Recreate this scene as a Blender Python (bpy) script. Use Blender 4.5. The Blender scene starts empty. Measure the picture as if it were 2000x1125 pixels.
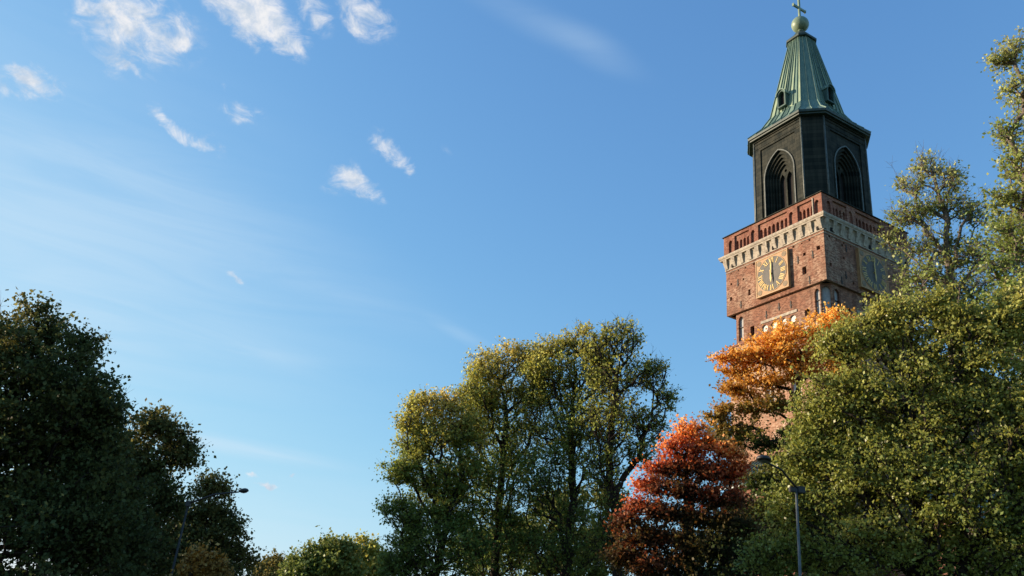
import bpy, bmesh, math, random
import numpy as np
from mathutils import Vector, Matrix

# ------------------------------------------------------------------ camera
SC = bpy.context.scene
COL = SC.collection
R = math.radians
FPX, PITCH, ROLL, EYE = 1647.27, R(23.709), R(5.591), 1.6
FWD = np.array([0, math.cos(PITCH), math.sin(PITCH)])
_up = np.array([0, -math.sin(PITCH), math.cos(PITCH)])
_rt = np.array([1.0, 0, 0])
RIGHT = math.cos(ROLL) * _rt + math.sin(ROLL) * _up
UP = -math.sin(ROLL) * _rt + math.cos(ROLL) * _up
cd = bpy.data.cameras.new('camera')
cam = bpy.data.objects.new('camera', cd)
COL.objects.link(cam)
M4 = Matrix.Identity(4)
for i in range(3):
    M4[i][0], M4[i][1], M4[i][2] = RIGHT[i], UP[i], -FWD[i]
M4[2][3] = EYE
cam.matrix_world = M4
cd.sensor_width = 36
cd.lens = 36 * FPX / 2000
cd.clip_end = 9000
SC.camera = cam

def ray(x, y):
    return FWD + RIGHT * (x - 1000) / FPX - UP * (y - 562.5) / FPX

def at(x, y, D):
    """point seen at photo position x, y at ground distance D metres"""
    d = ray(x, y)
    return d / math.hypot(d[0], d[1]) * D + np.array([0, 0, EYE])

# ------------------------------------------------------------------ sky, sun, exposure
SUN_AZ, SUN_EL = R(-74), R(12)          # azimuth from +Y, negative = left of the view
sund = Vector((math.sin(SUN_AZ) * math.cos(SUN_EL), math.cos(SUN_AZ) * math.cos(SUN_EL), math.sin(SUN_EL)))
ld = bpy.data.lights.new('sun', 'SUN')
ld.energy = 4.9
ld.angle = R(0.5)
ld.color = (1.0, 0.80, 0.58)
sun = bpy.data.objects.new('sun', ld)
sun.rotation_euler = sund.to_track_quat('Z', 'Y').to_euler()
COL.objects.link(sun)
SC.view_settings.view_transform = 'Standard'
SC.view_settings.look = 'None'
EXPO = 0.9
SC.view_settings.exposure = EXPO
SC.view_settings.gamma = 1

class NT:
    """tiny node helper"""
    def __init__(s, tree):
        s.t = tree; s.n = tree.nodes; s.l = tree.links
    def node(s, kind, **kw):
        n = s.n.new(kind)
        ins = kw.pop('ins', {})
        for k, v in kw.items():
            setattr(n, k, v)
        for k, v in ins.items():
            if hasattr(v, 'is_output'):
                s.l.new(v, n.inputs[k])
            else:
                n.inputs[k].default_value = v
        return n
    def math(s, op, a, b=0.0, clamp=False):
        return s.node('ShaderNodeMath', operation=op, use_clamp=clamp, ins={0: a, 1: b}).outputs[0]
    def mix(s, f, a, b, blend='MIX'):
        n = s.node('ShaderNodeMix', data_type='RGBA', blend_type=blend)
        for k, v in ((0, f), (6, a), (7, b)):
            if hasattr(v, 'is_output'):
                s.l.new(v, n.inputs[k])
            else:
                n.inputs[k].default_value = v if k == 0 else (tuple(v) + (1,))[:4]
        return n.outputs[2]
    def ramp(s, f, stops):
        n = s.n.new('ShaderNodeValToRGB')
        el = n.color_ramp.elements
        while len(el) < len(stops):
            el.new(0.5)
        for e, (p, c) in zip(el, stops):
            e.position = p
            e.color = (tuple(c) + (1,))[:4]
        s.l.new(f, n.inputs[0])
        return n.outputs[0]
    def maprange(s, v, a, b, c=0.0, d=1.0, smooth=True):
        return s.node('ShaderNodeMapRange', interpolation_type='SMOOTHSTEP' if smooth else 'LINEAR',
                      ins={0: v, 1: a, 2: b, 3: c, 4: d}).outputs[0]
    def noise(s, vec, scale, detail=4, rough=0.55, dist=0.0):
        return s.node('ShaderNodeTexNoise', ins={'Vector': vec, 'Scale': scale, 'Detail': detail,
                                                 'Roughness': rough, 'Distortion': dist}).outputs[0]

SKY_STRENGTH = 0.10
SK = SKY_STRENGTH * 2 ** EXPO
w = bpy.data.worlds.new('World')
SC.world = w
w.use_nodes = True
W = NT(w.node_tree)
W.n.clear()
sky = W.node('ShaderNodeTexSky', sky_type='NISHITA', sun_disc=False, sun_elevation=SUN_EL,
             sun_rotation=SUN_AZ, air_density=1.0, dust_density=0.35, ozone_density=6.0, altitude=0)
# soft film-like shoulder on the very bright sky near the horizon
skx = W.node('ShaderNodeVectorMath', operation='MULTIPLY', ins={0: sky.outputs[0], 1: (-.54, -.52, -.56)}).outputs[0]
sx_ = W.node('ShaderNodeSeparateXYZ', ins={0: skx})
ex_ = [W.math('MULTIPLY', W.math('SUBTRACT', 1.0, W.math('POWER', math.e, sx_.outputs[i])), 1 / SK) for i in range(3)]
skyc = W.node('ShaderNodeCombineXYZ', ins={0: ex_[0], 1: ex_[1], 2: ex_[2]}).outputs[0]
tc = W.node('ShaderNodeTexCoord').outputs['Generated']
# clouds: (x, y, half length, half height, tilt, opacity, wispy)
CLOUDS = [(262, 45, 105, 62, 25, 1.0, 0), (330, 78, 55, 22, 15, .9, 0), (250, 128, 48, 13, 28, .55, 0),
          (490, 30, 95, 42, 32, 1.0, 0), (565, 98, 42, 28, 35, .75, 0), (622, 28, 46, 42, 40, .6, 0),
          (715, 22, 52, 44, 25, .75, 0), (62, 163, 46, 24, 12, .9, 0), (3, 172, 12, 12, 0, .35, 0),
          (350, 250, 85, 16, 34, .55, 0), (392, 278, 30, 16, 20, .6, 0), (478, 226, 46, 22, 8, .6, 0),
          (445, 180, 10, 10, 0, .25, 0), (762, 290, 48, 26, 35, .8, 0), (795, 328, 24, 20, 50, .5, 0),
          (692, 360, 46, 38, 25, .95, 0), (733, 395, 16, 10, 0, .35, 0), (872, 300, 18, 13, 20, .2, 0),
          (460, 552, 24, 8, 14, .6, 0), (482, 931, 19, 7, 4, .95, 0), (515, 950, 27, 7, 4, .95, 0), (573, 930, 9, 6, 0, .7, 0),
          (1060, 45, 200, 34, 27, .07, 1), (1165, 95, 90, 36, 30, .06, 1), (905, 655, 90, 16, 28, .10, 1), (470, 875, 190, 18, 10, .24, 1),
          (150, 320, 300, 80, 18, .06, 1), (60, 440, 340, 80, 12, .07, 1), (0, 560, 560, 240, 10, .21, 1), (60, 200, 420, 200, 15, .07, 1), (520, 1010, 420, 120, 4, .12, 1), (320, 640, 280, 30, 14, .16, 1),
          (640, 560, 320, 50, 20, .05, 1), (0, 590, 240, 60, 16, .14, 1), (420, 420, 380, 90, 22, .05, 1),
          (215, 100, 70, 40, 30, .35, 0), (420, 10, 40, 20, 30, .4, 0), (600, 80, 30, 24, 40, .35, 0), (745, 60, 30, 30, 60, .3, 0), (300, 215, 30, 14, 30, .3, 0), (655, 375, 24, 18, 0, .4, 0), (735, 275, 22, 14, 30, .4, 0)]
warp = W.node('ShaderNodeTexNoise', ins={'Vector': tc, 'Scale': 16.0, 'Detail': 5.0, 'Roughness': .6}).outputs['Color']
warpv = W.node('ShaderNodeVectorMath', operation='SUBTRACT', ins={0: warp, 1: (.5, .5, .5)}).outputs[0]
warpv = W.node('ShaderNodeVectorMath', operation='SCALE', ins={0: warpv, 'Scale': .055}).outputs[0]
tw = W.node('ShaderNodeVectorMath', operation='ADD', ins={0: tc, 1: warpv}).outputs[0]
puff = wisp = None
for (x, y, a, b, tilt, op, kind) in CLOUDS:
    c = ray(x, y); c = c / np.linalg.norm(c)
    e = ray(x + 10 * math.cos(R(tilt)), y + 10 * math.sin(R(tilt))); e = e / np.linalg.norm(e)
    t1 = e - c * (e @ c); t1 /= np.linalg.norm(t1)
    t2 = np.cross(c, t1)
    k = FPX * (c @ FWD)
    src = tw if kind == 0 else tc
    def dot(vec, sub=0.0):
        o = W.node('ShaderNodeVectorMath', operation='DOT_PRODUCT', ins={0: src, 1: tuple(vec)}).outputs['Value']
        return o
    cx = dot(t1 * k / a); cy = dot(t2 * k / b)
    cz = W.math('MULTIPLY', W.math('LESS_THAN', dot(c), .3), 5.0)
    v = W.node('ShaderNodeCombineXYZ', ins={0: cx, 1: cy, 2: cz}).outputs[0]
    r = W.node('ShaderNodeVectorMath', operation='LENGTH', ins={0: v}).outputs['Value']
    m = W.maprange(r, 1.3, .0, 0.0, op if kind == 0 else op * 1.7, True)
    if kind == 0:
        puff = m if puff is None else W.math('MAXIMUM', puff, m)
    else:
        wisp = m if wisp is None else W.math('ADD', wisp, m)
mp = W.node('ShaderNodeMapping', ins={'Vector': tc, 'Rotation': (0, R(20), R(15)), 'Scale': (1.0, 1.0, 1.7)}).outputs[0]
fb = W.noise(mp, 30.0, 10, .66, .7)
fs = W.noise(tc, 60.0, 6, .6)
dens = W.math('ADD', puff, W.math('MULTIPLY', W.math('SUBTRACT', fb, .5), 2.9))
dens = W.math('MULTIPLY', W.maprange(dens, -.02, 1.25), W.maprange(puff, .02, .4))
mp2 = W.node('ShaderNodeMapping', ins={'Vector': tc, 'Rotation': (0, R(24), 0), 'Scale': (2.0, 2.0, 16.0)}).outputs[0]
fw = W.noise(mp2, 2.2, 6, .55, .6)
wd = W.math('MULTIPLY', wisp, W.maprange(fw, .25, .75, .45, 1.15))
cc = W.mix(W.maprange(fs, .3, .66), (.55 / SK, .65 / SK, .78 / SK),
           (.90 / SK, .90 / SK, .92 / SK))
out = W.mix(wd, skyc, (.66 / SK, .82 / SK, .95 / SK))
out = W.mix(dens, out, cc)
bg = W.node('ShaderNodeBackground', ins={0: out, 1: SKY_STRENGTH})
wo = W.node('ShaderNodeOutputWorld')
W.l.new(bg.outputs[0], wo.inputs[0])

# ------------------------------------------------------------------ object helpers
def tag(o, label=None, cat=None, group=None, kind=None):
    for k, v in (('label', label), ('category', cat), ('group', group), ('kind', kind)):
        if v: o[k] = v
    return o

def empty(name, loc, rz=0):
    o = bpy.data.objects.new(name, None)
    o.location = loc; o.rotation_euler = (0, 0, rz)
    o.empty_display_size = .3
    COL.objects.link(o)
    return o

def link(name, me, mats, parent=None, smooth=False):
    for m in (mats if isinstance(mats, (list, tuple)) else [mats]):
        me.materials.append(m)
    if smooth:
        me.polygons.foreach_set('use_smooth', np.ones(len(me.polygons), bool))
    o = bpy.data.objects.new(name, me)
    COL.objects.link(o)
    if parent: o.parent = parent
    return o

def obj(name, bm, mats, parent=None, smooth=False, normals=True):
    if normals:
        bmesh.ops.recalc_face_normals(bm, faces=bm.faces)
    me = bpy.data.meshes.new(name)
    bm.to_mesh(me); bm.free()
    return link(name, me, mats, parent, smooth)

def numpy_mesh(name, V, F):
    me = bpy.data.meshes.new(name)
    n, k = F.shape
    me.vertices.add(len(V)); me.vertices.foreach_set('co', np.ascontiguousarray(V, np.float32).ravel())
    me.loops.add(n * k); me.loops.foreach_set('vertex_index', np.ascontiguousarray(F, np.int32).ravel())
    me.polygons.add(n)
    me.polygons.foreach_set('loop_start', np.arange(0, n * k, k, dtype=np.int32))
    me.polygons.foreach_set('loop_total', np.full(n, k, np.int32))
    me.update(calc_edges=True)
    return me

def face(bm, pts, mi=0):
    f = bm.faces.new([bm.verts.new(p) for p in pts]); f.material_index = mi
    return f

def hexa(bm, p, mi=0):
    """eight corners: four below, four above, same order"""
    v = [bm.verts.new(q) for q in p]
    for ix in ((3, 2, 1, 0), (4, 5, 6, 7), (0, 1, 5, 4), (1, 2, 6, 5), (2, 3, 7, 6), (3, 0, 4, 7)):
        bm.faces.new([v[i] for i in ix]).material_index = mi

def box(bm, x0, x1, y0, y1, z0, z1, mi=0):
    hexa(bm, [(x0, y0, z0), (x1, y0, z0), (x1, y1, z0), (x0, y1, z0),
              (x0, y0, z1), (x1, y0, z1), (x1, y1, z1), (x0, y1, z1)], mi)

def tube(bm, pts, radii, n=10, mi=0, cap=True):
    rings = []
    for i, p in enumerate(pts):
        p = Vector(p)
        a = Vector(pts[max(i - 1, 0)]); b = Vector(pts[min(i + 1, len(pts) - 1)])
        d = (b - a).normalized()
        s = d.orthogonal().normalized() if abs(d.z) > .9 else d.cross(Vector((0, 0, 1))).normalized()
        t = d.cross(s)
        rings.append([bm.verts.new(p + (s * math.cos(2 * math.pi * j / n) + t * math.sin(2 * math.pi * j / n)) * radii[i]) for j in range(n)])
    for r0, r1 in zip(rings, rings[1:]):
        for j in range(n):
            bm.faces.new((r0[j], r0[(j + 1) % n], r1[(j + 1) % n], r1[j])).material_index = mi
    if cap:
        bm.faces.new(rings[0][::-1]).material_index = mi
        bm.faces.new(rings[-1]).material_index = mi

# ------------------------------------------------------------------ materials
def mat(name, rough=.8, spec=.3, metallic=0.0):
    m = bpy.data.materials.new(name); m.use_nodes = True
    T = NT(m.node_tree)
    b = m.node_tree.nodes['Principled BSDF']
    b.inputs['Roughness'].default_value = rough
    b.inputs['Specular IOR Level'].default_value = spec
    b.inputs['Metallic'].default_value = metallic
    return m, T, b

def plain(name, c1, c2, scale=3.0, rough=.8, bump=.0, spec=.3, stretch=(1, 1, 1), detail=6, metallic=0.0):
    m, T, b = mat(name, rough, spec, metallic)
    co = T.node('ShaderNodeTexCoord').outputs['Object']
    mp = T.node('ShaderNodeMapping', ins={'Vector': co, 'Scale': stretch}).outputs[0]
    n = T.noise(mp, scale, detail, .65)
    T.l.new(T.mix(T.maprange(n, .3, .7), c1, c2), b.inputs['Base Color'])
    if bump:
        bp = T.node('ShaderNodeBump', ins={'Height': n, 'Strength': bump, 'Distance': .05})
        T.l.new(bp.outputs[0], b.inputs['Normal'])
    return m

def brick_mat(name, reds, pale, pale_amt=.5, mottling=1.0, scale=1.0):
    m, T, b = mat(name, .9, .15)
    co = T.node('ShaderNodeTexCoord').outputs['Object']
    sx = T.node('ShaderNodeSeparateXYZ', ins={0: co})
    h = T.math('ADD', sx.outputs[0], sx.outputs[1])
    uv = T.node('ShaderNodeCombineXYZ', ins={0: h, 1: sx.outputs[2], 2: 0.0}).outputs[0]
    # individual bricks: a colour of its own for each cell
    row = T.math('FLOOR', T.math('MULTIPLY', sx.outputs[2], 1 / .105))
    hh = T.math('ADD', T.math('MULTIPLY', h, 1 / .31), T.math('MULTIPLY', row, .5))
    cell = T.node('ShaderNodeCombineXYZ', ins={0: T.math('FLOOR', hh), 1: row, 2: 0.0}).outputs[0]
    rnd = T.node('ShaderNodeTexWhiteNoise', noise_dimensions='2D', ins={'Vector': cell}).outputs['Value']
    fx = T.math('FRACT', hh); fz = T.math('FRACT', T.math('MULTIPLY', sx.outputs[2], 1 / .105))
    mort = T.math('MAXIMUM', T.math('GREATER_THAN', T.math('ABSOLUTE', T.math('SUBTRACT', fx, .5)), .465),
                  T.math('GREATER_THAN', T.math('ABSOLUTE', T.math('SUBTRACT', fz, .5)), .42))
    big = T.noise(co, .16, 6, .6, .4)
    mid = T.noise(co, .9, 6, .7, .3)
    st = T.node('ShaderNodeMapping', ins={'Vector': uv, 'Scale': (.5, 3.2, 1)}).outputs[0]
    streak = T.noise(st, 1.0, 7, .7, .2)
    base = T.ramp(T.math('ADD', T.math('MULTIPLY', rnd, .55), T.math('MULTIPLY', streak, .5)),
                  [(.15, reds[0]), (.45, reds[1]), (.75, reds[2]), (1.0, reds[3])])
    spk = T.noise(co, 3.2, 5, .75)
    pf = T.math('MULTIPLY', T.maprange(T.math('ADD', T.math('MULTIPLY', big, .75), T.math('MULTIPLY', mid, .4)), .52, .68),
                T.maprange(T.math('ADD', T.math('MULTIPLY', spk, .8), T.math('MULTIPLY', rnd, .22)), .40, .62, .0, 1.0))
    base = T.mix(T.math('MULTIPLY', pf, pale_amt), base, pale)
    wp = T.math('MULTIPLY', T.maprange(T.noise(co, .45, 7, .72, .5), .5, .66), .55)
    base = T.mix(wp, base, (.17, .098, .066))
    base = T.mix(T.math('MULTIPLY', mort, .35), base, (.40, .34, .28))
    stv = T.node('ShaderNodeMapping', ins={'Vector': uv, 'Scale': (1.1, .10, 1)}).outputs[0]
    soot = T.math('MULTIPLY', T.maprange(T.noise(stv, 1.0, 6, .65), .48, .72), .5)
    base = T.mix(soot, base, tuple(.45 * q for q in reds[0]))
    T.l.new(base, b.inputs['Base Color'])
    hgt = T.math('ADD', T.math('MULTIPLY', rnd, .4), T.math('ADD', spk, T.math('MULTIPLY', mort, -.6)))
    bp = T.node('ShaderNodeBump', ins={'Height': hgt, 'Strength': .5, 'Distance': .05})
    T.l.new(bp.outputs[0], b.inputs['Normal'])
    return m

BRICK = brick_mat('brick', [(.095, .042, .028), (.20, .085, .052), (.29, .132, .080), (.42, .25, .165)], (.47, .33, .23), .75)
BRICK_LOW = brick_mat('weathered_brick', [(.22, .10, .06), (.34, .17, .10), (.44, .25, .16), (.52, .36, .24)], (.56, .42, .30), .9)
BRICK_RED = brick_mat('red_brick', [(.14, .050, .032), (.22, .085, .055), (.29, .122, .080), (.38, .20, .135)], (.45, .30, .21), .6)
STONE = plain('pale_limestone', (.25, .21, .17), (.47, .41, .32), 2.5, .85, .3)
PLASTER = plain('white_plaster', (.60, .56, .50), (.74, .70, .63), 4.0, .85, .2)
GREYPL = plain('grey_plaster', (.30, .30, .30), (.44, .43, .41), 3.0, .85, .2)
DARK = plain('dark_void', (.012, .010, .010), (.02, .017, .015), 2.0, .95)
IRON = plain('black_iron', (.02, .018, .016), (.04, .032, .026), 6.0, .6, .1)
def sheet_copper(name, c1, c2, w=.95, h=.55):
    """small dark copper sheets, each a shade of its own, with lapped joints"""
    m, T, b = mat(name, .6, .06)
    co = T.node('ShaderNodeTexCoord').outputs['Object']
    sx = T.node('ShaderNodeSeparateXYZ', ins={0: co})
    hz = T.math('MULTIPLY', sx.outputs[2], 1 / h)
    row = T.math('FLOOR', hz)
    hh = T.math('ADD', T.math('MULTIPLY', T.math('ADD', sx.outputs[0], sx.outputs[1]), 1 / w), T.math('MULTIPLY', row, .5))
    cell = T.node('ShaderNodeCombineXYZ', ins={0: T.math('FLOOR', hh), 1: row, 2: 0.0}).outputs[0]
    rnd = T.node('ShaderNodeTexWhiteNoise', noise_dimensions='2D', ins={'Vector': cell}).outputs['Value']
    joint = T.math('MAXIMUM', T.math('LESS_THAN', T.math('FRACT', hz), .09), T.math('LESS_THAN', T.math('FRACT', hh), .05))
    stv = T.node('ShaderNodeMapping', ins={'Vector': co, 'Scale': (1.6, 1.6, .12)}).outputs[0]
    n = T.noise(stv, 1.1, 8, .65)
    f = T.math('ADD', T.math('MULTIPLY', rnd, .62), T.math('MULTIPLY', T.maprange(n, .35, .68), .5), True)
    col = T.mix(f, c1, c2)
    col = T.mix(T.math('MULTIPLY', joint, .55), col, tuple(q * .5 for q in c1))
    T.l.new(col, b.inputs['Base Color'])
    hg = T.math('ADD', T.math('MULTIPLY', rnd, .5), T.math('ADD', T.math('MULTIPLY', joint, -.6), T.math('MULTIPLY', n, .5)))
    bp = T.node('ShaderNodeBump', ins={'Height': hg, 'Strength': .4, 'Distance': .04})
    T.l.new(bp.outputs[0], b.inputs['Normal'])
    return m
COPPER_DK = sheet_copper('black_copper', (.008, .013, .012), (.050, .050, .038))
COPPER_IN = plain('inner_black_copper', (.012, .017, .016), (.026, .028, .024), 2.2, .7, .15, .06)
TRIM = plain('weathered_copper_trim', (.045, .056, .050), (.11, .122, .105), 3.0, .45, .2, .4)
VERD = plain('verdigris', (.10, .175, .145), (.185, .26, .195), 1.1, .55, .15, .35, (2.4, 2.4, .14), 8)
VERD_L = plain('pale_verdigris', (.20, .275, .185), (.33, .39, .25), 1.1, .5, .15, .35, (2.6, 2.6, .12), 8)
VERD_D = plain('dark_verdigris', (.035, .075, .066), (.075, .13, .105), 1.1, .55, .15, .35, (2.4, 2.4, .16), 8)
VERD_E = plain('eave_copper', (.018, .036, .030), (.048, .072, .058), 1.4, .5, .1, .4)
OCHRE = plain('ochre_board', (.30, .155, .066), (.45, .25, .115), 1.6, .6, .15, .35)
GOLD = plain('gilding', (.46, .31, .09), (.60, .43, .15), 5.0, .5, .05, .4, metallic=.15)
BRASS = plain('dull_brass', (.28, .165, .065), (.42, .27, .11), 3.0, .55, .05, .4)
DIAL = plain('slate_dial', (.095, .092, .085), (.145, .135, .118), 2.0, .6, .1, .15)
ROUNDEL_GREY = plain('grey_roundel', (.17, .13, .085), (.24, .18, .11), 3.0, .7)  # own colour of the clock's corner roundels
BALL = plain('pale_green_copper', (.15, .215, .15), (.25, .31, .205), 2.2, .45, .1, .4)
ROOF_GREY = plain('grey_sheet_roof', (.20, .24, .23), (.34, .38, .35), 1.0, .45, .1, .4)
STEEL = plain('galvanised_steel', (.065, .075, .075), (.11, .12, .12), 5.0, .5, .05, .5)
LAMPBLK = plain('dark_lamp_paint', (.018, .018, .02), (.03, .03, .032), 6.0, .5, .05, .4)
LAMPGREY = plain('grey_lamp_paint', (.030, .029, .028), (.05, .048, .046), 5.0, .6, .05, .2)
LENS = plain('lamp_lens', (.11, .115, .12), (.17, .175, .18), 8.0, .3, .0, .5)
BARK = plain('bark', (.022, .017, .013), (.055, .043, .033), 5.0, .95, .6, .1, (2, 2, .5))
BARK_PALE = plain('pale_bark', (.10, .08, .065), (.20, .165, .135), 5.0, .95, .6, .1, (2, 2, .5))

# ------------------------------------------------------------------ ground
def sheet(name, poly, z, m, kind='structure'):
    bm = bmesh.new()
    face(bm, [(x, y, z) for x, y in poly])
    o = obj(name, bm, m, normals=False)
    return tag(o, kind=kind)

GRASS = plain('mown_grass', (.030, .055, .012), (.075, .085, .024), .6, .95, .5, .1, detail=10)
ASPH = plain('asphalt', (.040, .040, .042), (.062, .061, .060), 9.0, .9, .3, .2, detail=10)
PAVE = plain('paving', (.20, .19, .18), (.30, .285, .27), 4.0, .9, .3, .2, detail=8)
PAINT = plain('road_paint', (.66, .66, .64), (.80, .80, .78), 6.0, .7, .1)
sheet('ground', [(-4000, -4000), (4000, -4000), (4000, 4000), (-4000, 4000)], 0.0, GRASS)
rd = Vector((-.26, 1.0, 0)).normalized(); rn = Vector((rd.y, -rd.x, 0))
def strip(name, a, b, z0, z1, m, t0=-60, t1=170):
    bm = bmesh.new()
    P = [rd * t0 + rn * a, rd * t0 + rn * b, rd * t1 + rn * b, rd * t1 + rn * a]
    if z1 is None:
        face(bm, [(p.x, p.y, z0) for p in P])
        return tag(obj(name, bm, m, normals=False), kind='structure')
    hexa(bm, [(p.x, p.y, z0) for p in P] + [(p.x, p.y, z1) for p in P])
    return tag(obj(name, bm, m), kind='structure')
strip('road', -5.2, 5.2, .004, None, ASPH)
strip('kerb', -5.4, -5.2, -.1, .13, STONE); strip('kerb', 5.2, 5.4, -.1, .13, STONE)
strip('pavement', -8.2, -5.4, -.1, .125, PAVE); strip('pavement', 5.4, 8.2, -.1, .125, PAVE)
bm = bmesh.new()
for i in range(24):
    t = -50 + i * 9
    P = [rd * t - rn * .06, rd * t + rn * .06, rd * (t + 3) + rn * .06, rd * (t + 3) - rn * .06]
    face(bm, [(p.x, p.y, .008) for p in P])
tag(obj('road_marking', bm, PAINT, normals=False), kind='structure')

# ------------------------------------------------------------------ cathedral
CX, CY, CROT = 39.352, 98.815, R(-150.6285)
church = empty('cathedral', (CX, CY, 0), CROT)
tag(church, 'red brick cathedral with clock tower, black lantern and green copper spire', 'cathedral')

def turn(k, u, h, z):
    """point of tower face k (0 = sunlit face): u out from the axis, h to the right, z up"""
    for _ in range(k):
        u, h = -h, u
    return (u, h, z)

def arch(hc, z0, hw, zs, za, n=7, pointed=True):
    """outline of an arched opening, anticlockwise from lower left"""
    p = [(hc - hw, z0), (hc + hw, z0), (hc + hw, zs)]
    H = za - zs
    if pointed:
        Rr = (hw * hw + H * H) / (2 * hw)
        a1 = math.asin(min(1, H / Rr))
        rt = [(hc + hw - Rr + Rr * math.cos(a1 * i / n), zs + Rr * math.sin(a1 * i / n)) for i in range(1, n + 1)]
        lf = [(2 * hc - h, z) for h, z in rt[:-1]][::-1]
        p += rt + lf + [(hc - hw, zs)]
    else:
        for i in range(1, 2 * n):
            t = math.pi * i / (2 * n)
            p.append((hc + hw * math.cos(t), zs + H * math.sin(t)))
        p.append((hc - hw, zs))
    return p

def rect(h0, h1, z0, z1):
    return [(h0, z0), (h1, z0), (h1, z1), (h0, z1)]

def disc(hc, zc, r, n=16):
    return [(hc + r * math.cos(2 * math.pi * i / n), zc + r * math.sin(2 * math.pi * i / n)) for i in range(n)]

def panel(bm, k, u, outer, holes=(), mi=0):
    """flat wall with openings; holes = (outline, depth, back material or None for no back, reveal material)"""
    edges = []
    def loop(pts):
        vs = [bm.verts.new(turn(k, u, h, z)) for h, z in pts]
        es = [bm.edges.new((vs[i], vs[(i + 1) % len(vs)])) for i in range(len(vs))]
        edges.extend(es)
    loop(outer)
    for hl in holes: loop(hl[0])
    r = bmesh.ops.triangle_fill(bm, use_beauty=True, use_dissolve=False, edges=edges,
                                normal=Vector(turn(k, 1, 0, 0)))
    for g in r['geom']:
        if isinstance(g, bmesh.types.BMFace): g.material_index = mi
    for pts, d, back, rev in holes:
        n = len(pts)
        for i in range(n):
            (h0, z0), (h1, z1) = pts[i], pts[(i + 1) % n]
            face(bm, [turn(k, u, h0, z0), turn(k, u, h1, z1), turn(k, u - d, h1, z1), turn(k, u - d, h0, z0)], rev)
        if back is not None:
            face(bm, [turn(k, u - d, h, z) for h, z in pts], back)

def fbox(bm, k, u0, u1, h0, h1, z0, z1, mi=0):
    hexa(bm, [turn(k, u0, h0, z0), turn(k, u1, h0, z0), turn(k, u1, h1, z0), turn(k, u0, h1, z0),
              turn(k, u0, h0, z1), turn(k, u1, h0, z1), turn(k, u1, h1, z1), turn(k, u0, h1, z1)], mi)

def slab(bm, k, u0, u1, pts, mi=0):
    n = len(pts)
    face(bm, [turn(k, u1, h, z) for h, z in pts], mi)
    face(bm, [turn(k, u0, h, z) for h, z in pts][::-1], mi)
    for i in range(n):
        (h0, z0), (h1, z1) = pts[i], pts[(i + 1) % n]
        face(bm, [turn(k, u0, h0, z0), turn(k, u0, h1, z1), turn(k, u1, h1, z1), turn(k, u1, h0, z0)], mi)

A_UP, A_MID, A_LOW = 8.0, 7.62, 7.74
Z_TOP, Z_STEP, Z_STR = 51.87, 45.25, 41.0
rng = random.Random(4)

# -- tower walls, upper storey, with the putlog holes
HOLES0 = [(4.88, 47.42, .30, .50), (7.10, 49.64, .26, .26), (5.02, 49.57, .19, .19), (-4.94, 49.61, .15, .16), (-3.96, 47.42, .20, .42),
          (-7.2, 47.53, .18, .26), (-7.1, 49.63, .14, .14), (2.9, 46.0, .10, .18)]
HOLES1 = [(-4.73, 50.75, .16, .16), (-4.63, 49.07, .16, .16), (-7.1, 47.39, .18, .24), (4.6, 49.5, .16, .2), (5.6, 47.2, .2, .4), (-3.2, 46.2, .15, .2)]
bm = bmesh.new()
for k in range(4):
    H = HOLES0 if k in (0, 2) else HOLES1
    holes = [(rect(h - a, h + a, z - b, z + b), .5, 1, 0) for h, z, a, b in H]
    for i in range(11):
        h = -7.05 + i * 1.30 + rng.uniform(-.12, .12)
        s = rng.uniform(.10, .17)
        holes.append((rect(h - s, h + s, 51.14 - s * .7, 51.14 + s * .9), .4, 1, 0))
    panel(bm, k, A_UP, rect(-A_UP, A_UP, Z_STEP, Z_TOP), holes)
    face(bm, [turn(k, A_UP, -A_UP, Z_STEP), turn(k, A_UP, A_UP, Z_STEP), turn(k, A_MID, A_MID, Z_STEP), turn(k, A_MID, -A_MID, Z_STEP)])
obj('tower_wall', bm, [BRICK, DARK], church, normals=False)

# -- middle storey: niches at the corners, roundels and small windows
mid_holes = {}
for k in range(4):
    mid_holes[k] = [(arch(-5.9, 41.35, .42, 44.2, 44.75), .30, None, 0), (arch(6.2, 41.35, .36, 44.2, 44.75), .30, None, 0),
                    (rect(-4.3, -3.65, 41.5, 42.85), .5, 1, 0), (arch(4.65, 41.75, .36, 42.3, 42.62, pointed=False), .5, 1, 0)]
    for h in (-1.95, -.45, 1.02, 2.45):
        mid_holes[k].append((disc(h, 41.95, .52), .18, None, 0))
bm = bmesh.new()
for k in range(4):
    panel(bm, k, A_MID, rect(-A_MID + .92, A_MID - .92, Z_STR, Z_STEP), mid_holes[k])
obj('tower_wall', bm, [BRICK, DARK], church, normals=False)
for k in range(4):
    for hc, hw_ in ((-5.9, .42), (6.2, .36)):
        bm = bmesh.new()
        face(bm, [turn(k, A_MID - .30, h, z) for h, z in arch(hc, 41.35, hw_, 44.2, 44.75)])
        fbox(bm, k, A_MID - .3, A_MID - .16, hc - hw_ + .01, hc + hw_ - .01, 43.25, 43.33, 1)
        obj('blind_niche', bm, [GREYPL, IRON], church, normals=False)
    for h in (-1.95, -.45, 1.02, 2.45):
        bm = bmesh.new()
        face(bm, [turn(k, A_MID - .18, a, z) for a, z in disc(h, 41.95, .52)])
        obj('roundel', bm, PLASTER, church, normals=False)
    bm = bmesh.new()
    fbox(bm, k, A_MID - .1, A_MID + .09, -2.5, 3.2, 42.68, 43.02)
    obj('stone_band', bm, STONE, church)
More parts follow.
